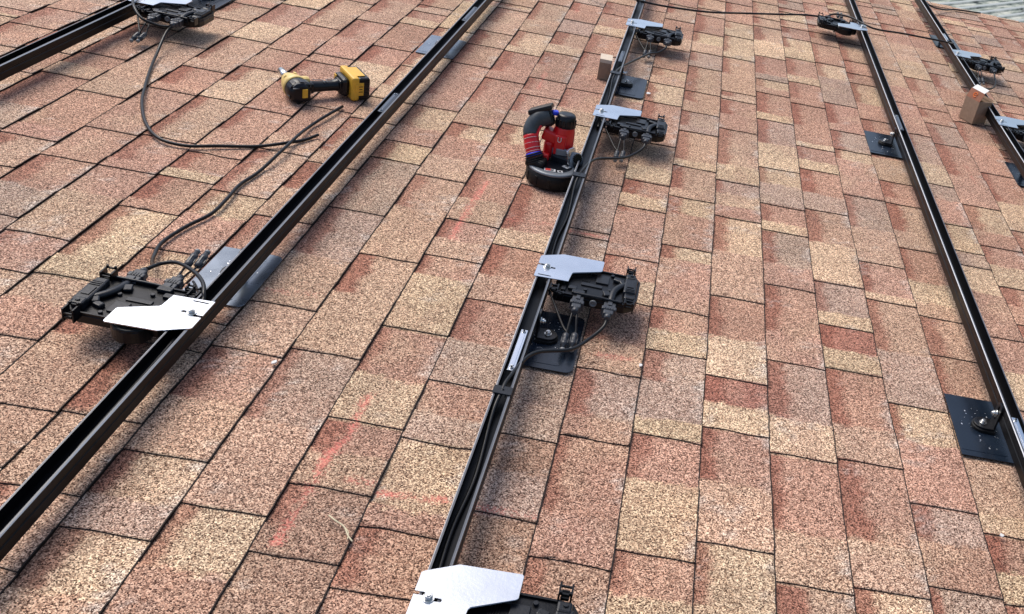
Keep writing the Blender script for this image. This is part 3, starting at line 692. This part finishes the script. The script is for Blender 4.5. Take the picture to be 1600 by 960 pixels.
# ------------------------------------------------------------------ impact driver, lying on its side
# local: x from head to battery, y towards the socket, z up; it lies on head and battery
def make_driver():
    t = thing('impact_driver', 'yellow and black cordless impact driver lying on its side on the shingles', 'impact driver', (-.328, 2.885, .006), 39.5)
    t.scale = (1.07, 1.07, 1.07)
    hz = .034
    bm = new_bm()
    lathe(bm, (0, -.052, hz), (0, 1, 0), [(0, .020), (.004, .027), (.012, .0315), (.030, .0335), (.055, .0330), (.062, .0315)], 24)
    for a in range(6):
        an = a * math.pi / 3 + .4; box(bm, (math.cos(an) * .0315, -.030, hz + math.sin(an) * .0315), (.004, .030, .010), ry(-math.degrees(an)), bev=.001)
    box(bm, (.002, -.026, hz), (.058, .046, .060), bev=.013)
    hd = obj('motor_housing', bm, MT['dblack'], t)
    bm = new_bm()
    box(bm, (.010, -.0530, hz + .001), (.015, .004, .026), bev=.001); obj('yellow_badge', bm, MT['yellow'], hd)
    bm = new_bm(); box(bm, (-.014, -.050, hz + .016), (.018, .004, .004), rx(20), bev=.001); tube(bm, [(-.022, -.046, hz + .020), (-.010, -.044, hz + .027), (.008, -.043, hz + .029)], .0016, 6); obj('housing_highlight', bm, MT['grey'], hd)  # grey strokes painted as gloss highlights on the housing
    bm = new_bm()
    lathe(bm, (0, -.010, hz), (0, 1, 0), [(0, .0345), (.018, .0345), (.024, .0325), (.030, .0320), (.046, .0285), (.062, .0230), (.074, .0190), (.0785, .0175)], 24)
    box(bm, (.020, .006, hz + .004), (.044, .028, .050), bev=.010)
    for a in (20, 75, 130): box(bm, (math.cos(R(a)) * .0325, .030, hz + math.sin(R(a)) * .0325 * .98), (.003, .014, .008), ry(-a), bev=.001)
    obj('gear_case', bm, MT['yellow_pale'], t)
    bm = new_bm()
    lathe(bm, (0, .0685, hz), (0, 1, 0), [(0, .0150), (.004, .0150), (.006, .0130), (.012, .0130), (.014, .0110)], 20, 0)
    ch = obj('chuck', bm, MT['dblack'], t)
    bm = new_bm(); lathe(bm, (0, .082, hz), (0, 1, 0), [(-.002, .0080), (.006, .0085), (.008, .0105), (.046, .0105), (.047, .0075), (.036, .0072)], 16)
    obj('socket_bit', bm, MT['steel'], ch)
    # handle
    bm = new_bm()
    tube(bm, [(.020, -.004, hz), (.045, -.002, hz), (.070, .000, hz - .001), (.098, .002, hz - .001), (.118, .003, hz), (.132, .004, hz)], .017, 16, flat=.92, rfun=lambda u: .0205 - .004 * math.sin(u * math.pi) + .004 * max(0, u - .7) / .3)
    box(bm, (.036, -.004, hz), (.026, .036, .034), bev=.009)
    h = obj('handle', bm, MT['dblack'], t)
    bm = new_bm()
    for pts in ([(.050, .006, hz + .0185), (.064, .004, hz + .0172), (.078, .004, hz + .0166), (.080, -.008, hz + .0140)], [(.088, -.009, hz + .0142), (.089, .004, hz + .0168), (.092, .010, hz + .0150), (.108, .010, hz + .0166)]):
        tube(bm, pts, .0012, 6)
    obj('grip_line', bm, MT['grey'], h)
    bm = new_bm(); box(bm, (.040, .020, hz), (.020, .012, .014), bev=.004); obj('trigger', bm, MT['dblack'], h)
    # foot of the handle above the battery
    bm = new_bm(); box(bm, (.136, .004, hz + .002), (.024, .070, .056), bev=.010); box(bm, (.126, .002, hz), (.014, .050, .044), bev=.008)
    obj('battery_foot', bm, MT['dblack'], t)
    bm = new_bm(); box(bm, (.1235, .024, hz + .018), (.003, .016, .016), bev=.001); obj('yellow_badge', bm, MT['yellow'], t)
    # battery
    bm = new_bm()
    box(bm, (.158, .004, hz + .004), (.022, .108, .072), bev=.006, mi=0)
    box(bm, (.184, .004, hz + .003), (.034, .100, .068), bev=.005, mi=1)
    for i in range(6): box(bm, (.2015, -.038 + i * .0165, hz + .003), (.0025, .004, .056), mi=1)
    for i in range(5): box(bm, (.184, -.0465, hz - .022 + i * .012), (.026, .0030, .0035), mi=1)
    bt = obj('battery', bm, [MT['yellow'], MT['dblack']], t)
    bm = new_bm(); box(bm, (.172, -.0475, hz + .004), (.020, .0022, .040), bev=.0008); box(bm, (.160, -.0512, hz + .010), (.010, .003, .020), bev=.0008); box(bm, (.176, .004, hz + .0385), (.030, .070, .0018), bev=.0006)
    obj('battery_label', bm, MT['yellow'], bt)
    bm = new_bm()
    for z0, w_ in ((.012, .012), (.004, .009), (-.004, .012)): box(bm, (.173, -.0488, hz + z0), (w_, .0008, .0022))
    obj('label_print', bm, MT['dblack'], bt)
    return t
make_driver()

# ------------------------------------------------------------------ compact band saw, standing on its round guard
def make_saw():
    t = thing('band_saw', 'red and black compact band saw standing on its round guard against the middle rail', 'saw', (.510, 2.682, .007), 0)
    t.scale = (1.1, 1.1, 1.2)
    r = .070
    bm = new_bm()
    lathe(bm, (0, 0, 0), (0, 0, 1), [(0, r - .004), (.004, r), (.020, r + .001), (.034, r), (.038, r - .004)], 48)
    for a in range(0, 360, 30): box(bm, (math.cos(R(a)) * (r + .0005), math.sin(R(a)) * (r + .0005), .018), (.003, .008, .024), rz(a), bev=.0008)
    g = obj('round_guard', bm, MT['rubber'], t)
    bm = new_bm()
    lathe(bm, (0, 0, .0375), (0, 0, 1), [(0, r - .001), (.004, r - .0015), (.006, r - .006), (.006, r - .020), (.003, r - .024)], 48); obj('guard_rim', bm, MT['midgrey'], g)
    bm = new_bm(); cyl(bm, (0, 0, .040), (0, 0, 1), r - .018, .005, 40); box(bm, (.018, .030, .050), (.060, .040, .026), rz(-15), bev=.006); box(bm, (.052, .020, .046), (.030, .030, .018), bev=.004); obj('gear_cover', bm, MT['plastic2'], t)
    # warning stickers
    bm = new_bm(); box(bm, (-.005, -.040, .0432), (.030, .015, .0010), rz(8), mi=0); box(bm, (-.010, -.040, .0440), (.014, .012, .0008), rz(8), mi=1); box(bm, (.022, -.038, .0434), (.014, .012, .0010), rz(20), mi=0)
    vs = prism(bm, [(-.004, -.004), (.004, -.004), (0, .004)], .0442, .0446, 2)
    for v in vs: v.co += Vector((.022, -.038, 0))
    for i in range(3): box(bm, (.001 , -.036 - i * .004, .0440), (.008, .0012, .0006), rz(8), mi=2)
    box(bm, (.034, .000, .0440), (.018, .020, .0012), rz(-30), mi=0)
    for i in range(3): box(bm, (.034, -.004 + i * .004, .0448), (.010, .0012, .0006), rz(-30), mi=2)
    obj('sticker', bm, [MT['white'], MT['labelred'], MT['plastic']], t)
    # red motor tower
    bm = new_bm()
    lathe(bm, (.006, .052, .052), (.02, .02, 1), [(0, .026), (.006, .030), (.030, .0305), (.060, .029), (.072, .0265), (.082, .0245)], 28)
    box(bm, (-.024, .044, .100), (.046, .036, .030), rz(0) @ ry(14), bev=.006); box(bm, (.004, .024, .086), (.030, .010, .050), bev=.003); box(bm, (-.026, .038, .066), (.026, .026, .046), rz(10), bev=.008)
    mt_ = obj('motor_housing', bm, MT['red'], t)
    bm = new_bm()
    lathe(bm, (.0077, .0537, .128), (.02, .02, 1), [(0, .0275), (.010, .0270), (.026, .0245), (.030, .0215), (.031, .012)], 28)
    for a in range(200, 360, 22): box(bm, (.0077 + math.cos(R(a)) * .0262, .0537 + math.sin(R(a)) * .0262, .138), (.003, .005, .020), rz(a))
    obj('end_cap', bm, MT['dblack'], mt_)
    bm = new_bm(); lathe(bm, (.006, .052, .050), (.02, .02, 1), [(0, .0315), (.022, .0320), (.024, .0305)], 28); box(bm, (.012, .022, .064), (.032, .008, .030), bev=.003); obj('collar', bm, MT['midgrey'], mt_)
    bm = new_bm(); tube(bm, [(-.002, .0180, .108), (-.002, .0180, .099), (.002, .0178, .096), (.006, .0180, .099), (.006, .0180, .108)], .0010, 6); obj('light_mark', bm, MT['white'], mt_)
    # handle: from the battery foot at the top, down to the rubber boot on the guard
    pth = [(-.040, .048, .148), (-.064, .036, .136), (-.076, .022, .113), (-.068, .006, .087), (-.056, -.008, .062), (-.050, -.013, .050)]
    P = smooth_path(pth, 8)
    def part(i0, i1, m, nm, rad=.0165, extra=None):
        bm = new_bm(); tube(bm, P[i0:i1], rad, 18, n=1, rfun=(lambda u: rad) if extra is None else extra); return obj(nm, bm, m, t)
    hu = part(0, 21, MT['grey'], 'handle', .021, lambda u: .0235 - .003 * u); hr = part(20, 32, MT['red'], 'grip', .0205, lambda u: .0205 + .0005 * math.sin(u * 60)); hb = part(31, 35, MT['blue'], 'tape_band', .0214)
    hu.data.materials.clear(); hu.data.materials.append(MT['handle_grey'])
    bm = new_bm()
    for i in (22, 25, 28, 30, 35):
        d = (P[i + 1] - P[i - 1]).normalized(); lathe(bm, P[i] - d * .0004, d, [(0, .02105 if i < 33 else .0216), (.0008, .02105 if i < 33 else .0216)], 20)
    obj('stripe', bm, MT['white'], hr)
    part(34, 38, MT['red'], 'grip', .0205); bm = new_bm(); d = (P[36] - P[39]).normalized()
    for k in range(5): lathe(bm, P[39] - d * (.010 - k * .0052), d, [(0, .020), (.0015, .0245), (.0036, .0245), (.0050, .020)], 20)
    box(bm, (-.040, -.018, .052), (.040, .034, .014), rz(-8), bev=.005); box(bm, (-.046, -.016, .046), (.050, .040, .020), rz(-14), bev=.006); obj('rubber_boot', bm, MT['rubber'], t)
    bm = new_bm(); box(bm, (-.030, .002, .058), (.026, .016, .018), bev=.004); obj('red_link', bm, MT['red'], t)
    bm = new_bm(); m = rx(-14) @ ry(-10)
    m = rx(-10) @ ry(-24); box(bm, (-.062, .054, .158), (.064, .050, .013), m, bev=.004); box(bm, (-.056, .052, .149), (.050, .040, .014), m, bev=.005); box(bm, (-.038, .050, .138), (.032, .034, .036), m, bev=.010)
    obj('battery_foot', bm, MT['dblack'], t)
    bm = new_bm(); box(bm, (-.024, .058, .154), (.018, .016, .012), rz(20), bev=.004); obj('blue_clip', bm, MT['blue'], t)
    bm = new_bm(); tube(bm, [(-.052, .020, .128), (-.056, .008, .112), (-.056, -.002, .092), (-.048, -.006, .074)], .004, 8); obj('trigger', bm, MT['red'], hu)
    # shoe plate and toothed wheel facing the rail
    bm = new_bm()
    vs = prism(bm, rrect(-.018, -.021, .018, .021, .010), -.003, .003, bev=.001)
    m = Matrix.Translation((.040, .018, .066)) @ rz(62) @ rx(72)
    for v in vs: v.co = m @ v.co
    obj('shoe_plate', bm, MT['galv'], t)
    bm = new_bm(); lathe(bm, (.046, .028, .050), (.5, -.5, .25), [(0, .010), (.006, .022), (.014, .023), (.018, .014)], 20); obj('blade_cover', bm, MT['midgrey'], t)
    bm = new_bm(); cyl(bm, (.058, .006, .068), (.6, -.6, .3), .011, .008, 20)
    for a in range(0, 360, 24):
        q = Vector((.6, -.6, .3)).normalized().to_track_quat('Z', 'Y').to_matrix(); c = Vector((.058, .006, .068)) + q @ Vector((math.cos(R(a)) * .0115, math.sin(R(a)) * .0115, 0)); box(bm, c, (.002, .002, .008), q.to_4x4())
    obj('knurled_wheel', bm, MT['plastic'], t)
    return t
make_saw()

# ------------------------------------------------------------------ cardboard boxes
def kraft(name, label, w_, d_, h_, loc, rot, opened):
    t = thing(name, label, 'cardboard box', loc, rot); th = .0014
    bm = new_bm()
    for s in (-1, 1):
        box(bm, (s * (w_ / 2 - th / 2), 0, h_ / 2), (th, d_, h_)); box(bm, (0, s * (d_ / 2 - th / 2), h_ / 2), (w_ - 2 * th - .0002, th, h_ - .0003))
    box(bm, (0, 0, th), (w_ - 2 * th, d_ - 2 * th, th))
    obj('carton', bm, MT['kraft'], t)
    if not opened:
        bm = new_bm(); box(bm, (0, 0, h_ + .0008), (w_, d_, .0014), bev=.0004); box(bm, (0, -d_ / 2 - .0006, h_ - .006), (w_ * .94, .0008, .012)); obj('lid', bm, MT['kraft_light'], t)
    return t
kraft('cardboard_box', 'small closed upright kraft box with pale lid against the left of the middle rail', .046, .066, .078, (.5425, 3.672, .007), 4, False)
bx = kraft('cardboard_box', 'open kraft box with a raised flap bearing an orange mark, beside the far right rail', .082, .078, .098, (2.0925, 4.1170, .007), 34.8, True)
bm = new_bm(); vs = box(bm, (0, 0, .020), (.076, .0014, .040)); m = Matrix.Translation((-.0405, .000, .098)) @ rz(90) @ rx(24)
for v in vs: v.co = m @ v.co
fl = obj('flap', bm, MT['flap'], bx, 'raised red-brown flap with an orange mark')
bm = new_bm(); vs = box(bm, (0, 0, .014), (.070, .0014, .028)); m = Matrix.Translation((-.0405, 0, .098)) @ rz(90) @ rx(24) @ Matrix.Translation((0, 0, .040)) @ rx(35)
for v in vs: v.co = m @ v.co
obj('flap_tip', bm, MT['white'], fl)
bm = new_bm(); tube(bm, [(-.010 * math.cos(a), .0014, .020 + .010 * math.sin(a)) for a in [x * math.pi / 6 + .3 for x in range(11)]], .0019, 6, n=3, flat=1); tube(bm, [(-.009, .0014, .020), (.009, .0014, .020)], .0014, 6)
m = Matrix.Translation((-.0405, 0, .098)) @ rz(90) @ rx(24)
for v in bm.verts: v.co = m @ v.co
obj('orange_mark', bm, MT['orange'], fl)
for (c, s, r_) in (((0, .040, .0985), (.078, .030, .0014), rx(28)), ((.041, 0, .094), (.0014, .072, .024), ry(14)), ((0, -.040, .090), (.078, .0014, .016), rx(8))):
    bm = new_bm(); box(bm, c, s, r_); obj('flap', bm, MT['kraft'], bx)

# ------------------------------------------------------------------ small litter
bm = new_bm(); tube(bm, [(.378, 1.232, .010), (.392, 1.221, .013), (.410, 1.212, .012), (.422, 1.196, .011), (.433, 1.186, .010)], .0014, 6); tube(bm, [(.410, 1.212, .012), (.420, 1.203, .012), (.424, 1.188, .010)], .0008, 5)
tag(obj('twig', bm, MT['straw']), 'thin pale straw lying on the shingles near the bottom, left of the middle rail', 'twig')
for (x, y, s, lb) in ((.724, 3.587, .011, 'white scrap of paper at the corner of the small far flashing'), (.853, 1.836, .006, 'tiny white chip on the shingles right of the nearest flashing'), (.136, 1.599, .007, 'pale chip on a shingle corner right of the lower left rail'), (1.607, 1.508, .005, 'white speck on a red shingle below the shavings covered flashing'), (.622, 3.771, .007, 'pale scrap beside the middle rail near the closed kraft box')):
    bm = new_bm(); rnd = random.Random(int(x * 1000)); n_ = 6
    prism(bm, [(math.cos(i * 1.05) * s * rnd.uniform(.5, 1), math.sin(i * 1.05) * s * rnd.uniform(.5, 1.2)) for i in range(n_)], 0, .0025, bev=.0005)
    o = obj('paper_scrap', bm, MT['white']); o.location = (x, y, .0095); o.rotation_euler = (R(8), R(-10), 0); tag(o, lb, 'scrap')

# ------------------------------------------------------------------ neighbouring roof, house and ground (seen past the rake edge)
def corr_mat():
    m = bpy.data.materials.new('weathered_sheet'); m.use_nodes = True; n = m.node_tree.nodes; l = m.node_tree.links; b = n['Principled BSDF']
    b.inputs['Roughness'].default_value = .6
    tc = n.new('ShaderNodeTexCoord'); mp = n.new('ShaderNodeMapping'); mp.inputs['Scale'].default_value = (1.0, 3.4, 1); l.new(tc.outputs['Object'], mp.inputs[0])
    t = n.new('ShaderNodeTexNoise'); t.inputs['Scale'].default_value = 2.0; t.inputs['Detail'].default_value = 8; t.inputs['Roughness'].default_value = .72; l.new(mp.outputs[0], t.inputs['Vector'])
    r = n.new('ShaderNodeValToRGB'); e = r.color_ramp.elements; e[0].position = .40; e[0].color = (.025, .03, .025, 1); e[1].position = .58; e[1].color = (.50, .50, .42, 1)
    k = r.color_ramp.elements.new(.46); k.color = (.22, .25, .20, 1)
    # the crowns of the ribs stay clean and pale, stains sit in the pans
    sp = n.new('ShaderNodeSeparateXYZ'); l.new(tc.outputs['Object'], sp.inputs[0])
    mr = n.new('ShaderNodeMapRange'); mr.inputs['From Min'].default_value = .010; mr.inputs['From Max'].default_value = .022; l.new(sp.outputs['Z'], mr.inputs['Value'])
    mx = n.new('ShaderNodeMix'); mx.data_type = 'RGBA'; l.new(mr.outputs[0], mx.inputs[0]); l.new(r.outputs[0], mx.inputs[6]); mx.inputs[7].default_value = (.88, .87, .78, 1)
    l.new(t.outputs['Fac'], r.inputs[0]); l.new(mx.outputs[2], b.inputs['Base Color']); return m
nb = thing('neighbour_building', 'weathered pale corrugated roof beyond the shingle edge at the top right', 'building', (3.4, 10.6, -1.0), -40.4)
bm = new_bm(); rows = []
N_ = 420
for i in range(N_ + 1):
    y = -7 + 14 * i / N_; z = (0, 0, 0, .030, 0)[i % 5]
    rows.append([bm.verts.new((x, y, z)) for x in (-7, 0, 7)])
for a, b in zip(rows, rows[1:]):
    for i in range(2): bm.faces.new((a[i], a[i + 1], b[i + 1], b[i]))
nbr = obj('corrugated_roof', bm, corr_mat(), nb); nbr.rotation_euler = (0, 0, R(90)); nbr.rotation_euler = (0, 0, R(90))
bm = new_bm(); box(bm, (0, 0, -1.9), (13.2, 13.2, 3.4)); obj('wall', bm, MT['siding'], nb)
# world-level setting is placed already tilted back
def world_obj(o): o['_w'] = 1; return o
bm = new_bm()
r_ = bmesh.ops.create_grid(bm, x_segments=40, y_segments=40, size=150)
g = obj('ground', bm, mat('ground_grass', (.055, .075, .03), .9, 0, .2, .5, 1.5)); g.location = (0, 0, -6.2); g['kind'] = 'structure'; world_obj(g)
hs = world_obj(thing('house_walls', 'siding walls of the house below the shingled roof', 'house', (.7, 2.5, -6.2)))
bm = new_bm(); box(bm, (0, 0, 2.3), (5.0, 6.6, 4.6)); obj('wall', bm, MT['siding'], hs)
for y in (-1.8, .2, 2.0):
    bm = new_bm(); box(bm, (2.52, y, 2.4), (.06, 1.0, 1.3)); fr = obj('window', bm, MT['trim'], hs)
    bm = new_bm(); box(bm, (2.555, y, 2.4), (.02, .86, 1.16)); obj('pane', bm, MT['glass'], fr)
# smooth shading by angle for the turned parts
for me_ in bpy.data.meshes:
    if me_.name.startswith('shingles'): continue
    if any(p.use_smooth for p in me_.polygons):
        me_.shade_auto_smooth(angle=R(40)) if hasattr(me_, 'shade_auto_smooth') else None
# ------------------------------------------------------------------ pitch the whole roof
bpy.context.view_layer.update()
for o in list(SC.objects):
    if o.parent is None and o.type not in ('CAMERA', 'LIGHT') and '_w' not in o:
        o.matrix_world = TILT @ o.matrix_world
for o in list(SC.objects):
    if '_w' in o: del o['_w']
